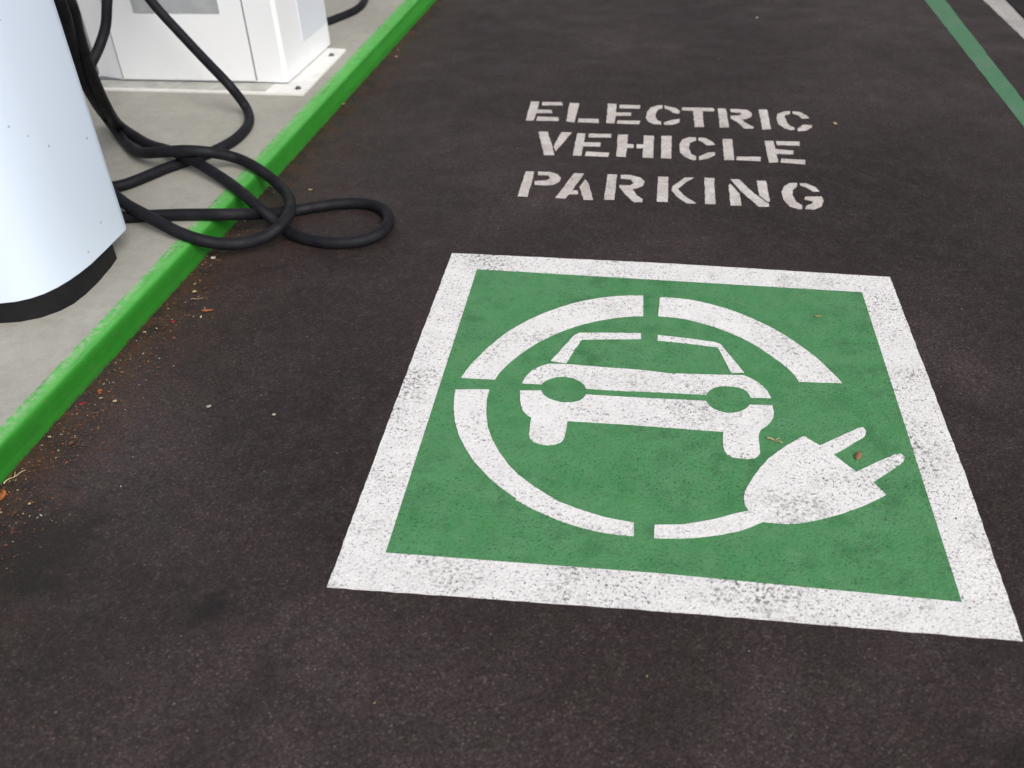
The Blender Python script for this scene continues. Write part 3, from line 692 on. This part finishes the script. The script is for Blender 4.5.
pebble(-.428, .473, .0060, 'pale pebble on the asphalt left of the painted square')
pebble(-.268, .46, .0048, 'small pale pebble midway between kerb and painted square')
leaf(-.545, 1.592, .014, .004, 'yellow', 'tiny yellow leaf scrap on the asphalt above the cable loop')
leaf(-.650, 2.345, .020, .004, 'yellow', 'thin yellow-green leaf at the kerb foot below the white cabinet')
leaf(-.575, 2.913, .022, .009, 'pink', 'pinkish petal on the asphalt at the far end of the kerb', name='petal', cat='petal')
leaf(1.2, 2.252, .022, .006, 'yellow', 'yellowish leaf scrap right of the word ELECTRIC')
leaf(-.742, .150, .032, .009, 'orange', 'rust orange leaf at the kerb foot, bottom left corner')
twig(-.748, .205, .050, 1.1, 'straw stalk leaning on the kerb foot, bottom left corner', 'yellow', .0014)
pebble(1.019, 3.538, .006, 'pale pebble far back on the asphalt')

# crumbs nobody could count
def crumbs(name, spots, mats, label):
    bm = bmesh.new()
    for (x, y, s_, mi) in spots:
        n = random.choice((3, 4, 5))
        a0 = random.uniform(0, 6.28); st = random.uniform(.35, 1)
        top = []
        ct, st_ = math.cos(a0), math.sin(a0)
        tilt = random.uniform(-.5, .5)
        for k in range(n):
            an = 2*math.pi*k/n
            u, v = math.cos(an)*s_*random.uniform(.6, 1.2), math.sin(an)*s_*st*random.uniform(.5, 1.1)
            top.append((x+u*ct-v*st_, y+u*st_+v*ct, .0012+s_*.5+u*tilt*.6))
        tv = [bm.verts.new(p) for p in top]
        bv = [bm.verts.new((p[0], p[1], p[2]-.0009)) for p in top]
        fs = [bm.faces.new(tv), bm.faces.new(bv[::-1])]
        for k in range(n): fs.append(bm.faces.new((bv[k], bv[(k+1) % n], tv[(k+1) % n], tv[k])))
        for f in fs: f.material_index = mi
    bmesh.ops.recalc_face_normals(bm, faces=bm.faces)
    o = link(name, bm, mats)
    return tag(o, label, 'debris', kind='stuff')
sp = []
for _ in range(2100):
    y = random.triangular(-.35, 1.7, .1) if random.random() < .85 else random.uniform(-.4, 6)
    d = abs(random.gauss(0, 1))
    d = d*(.030 if y > 1 else .085)
    x = kx(y)+.004+d
    s_ = random.uniform(.0008, .0030)*(2.4 if random.random() < .07 else 1)
    mi = random.choices(range(5), (20, 1.6, .15, .8, 1.0))[0]
    sp.append((x, y, s_, mi))
for _ in range(420):
    sp.append((random.uniform(-.7, 1.9), random.uniform(-.5, 4.5), random.uniform(.0007, .0019), random.choices(range(5), (5, .3, 0, 1.2, 3))[0]))
sp = [p for p in sp if not (-.01 < p[0] < 1.21 and -.02 < p[1] < 1.23)]
crumbs('leaf_crumbs', sp, [LM['brown'], LM['orange'], LM['red'], LM['yellow'], LM['stone']], 'scattered brown leaf crumbs and grit along the foot of the green kerb')

# ---------------------------------------------------------------- light
sun_el, sun_az = R(42), R(140)       # azimuth from +Y towards +X
w = bpy.data.worlds.new('World'); scene.world = w; w.use_nodes = True
nt = w.node_tree; bg = nt.nodes['Background']
sky = nt.nodes.new('ShaderNodeTexSky'); sky.sky_type = 'NISHITA'; sky.sun_disc = False
sky.sun_elevation = sun_el; sky.sun_rotation = sun_az
sky.air_density = 1.0; sky.dust_density = 4.0; sky.ozone_density = 1.0
hs = nt.nodes.new('ShaderNodeHueSaturation'); hs.inputs['Saturation'].default_value = .25
nt.links.new(sky.outputs[0], hs.inputs['Color']); nt.links.new(hs.outputs[0], bg.inputs['Color'])
bg.inputs['Strength'].default_value = .11
ld = bpy.data.lights.new('sun', 'SUN'); ld.energy = 1.75; ld.angle = R(36); ld.color = (1, .965, .93)
lo = bpy.data.objects.new('sun', ld); col.objects.link(lo)
dirv = Vector((math.sin(sun_az)*math.cos(sun_el), math.cos(sun_az)*math.cos(sun_el), math.sin(sun_el)))
lo.rotation_euler = dirv.to_track_quat('Z', 'Y').to_euler()
lo.location = dirv*10

# ---------------------------------------------------------------- camera
X = Vector((0.9902954593218957, 0.13541968368874274, -0.031247600165076612))
U = Vector((-0.05797695236495257, 0.60688024894603, 0.792675870979858))
F = Vector((-0.12630746708293875, 0.7831716751190925, -0.6088419754338944))
cd = bpy.data.cameras.new('camera'); cam = bpy.data.objects.new('camera', cd); col.objects.link(cam)
m = Matrix((X, U, -F)).transposed().to_4x4()
m.translation = Vector((0.5224, -1.0485, 1.301))
cam.matrix_world = m
cd.sensor_width = 36; cd.lens = 917.774*36/1024
cd.clip_start = .05; cd.clip_end = 2000
cd.dof.use_dof = True; cd.dof.focus_distance = 2.1; cd.dof.aperture_fstop = 3.4
scene.camera = cam
scene.render.resolution_x = 1024; scene.render.resolution_y = 768
vs = scene.view_settings
vs.view_transform = 'Standard'; vs.look = 'None'; vs.gamma = 1; vs.use_curve_mapping = False
vs.exposure = 0.25
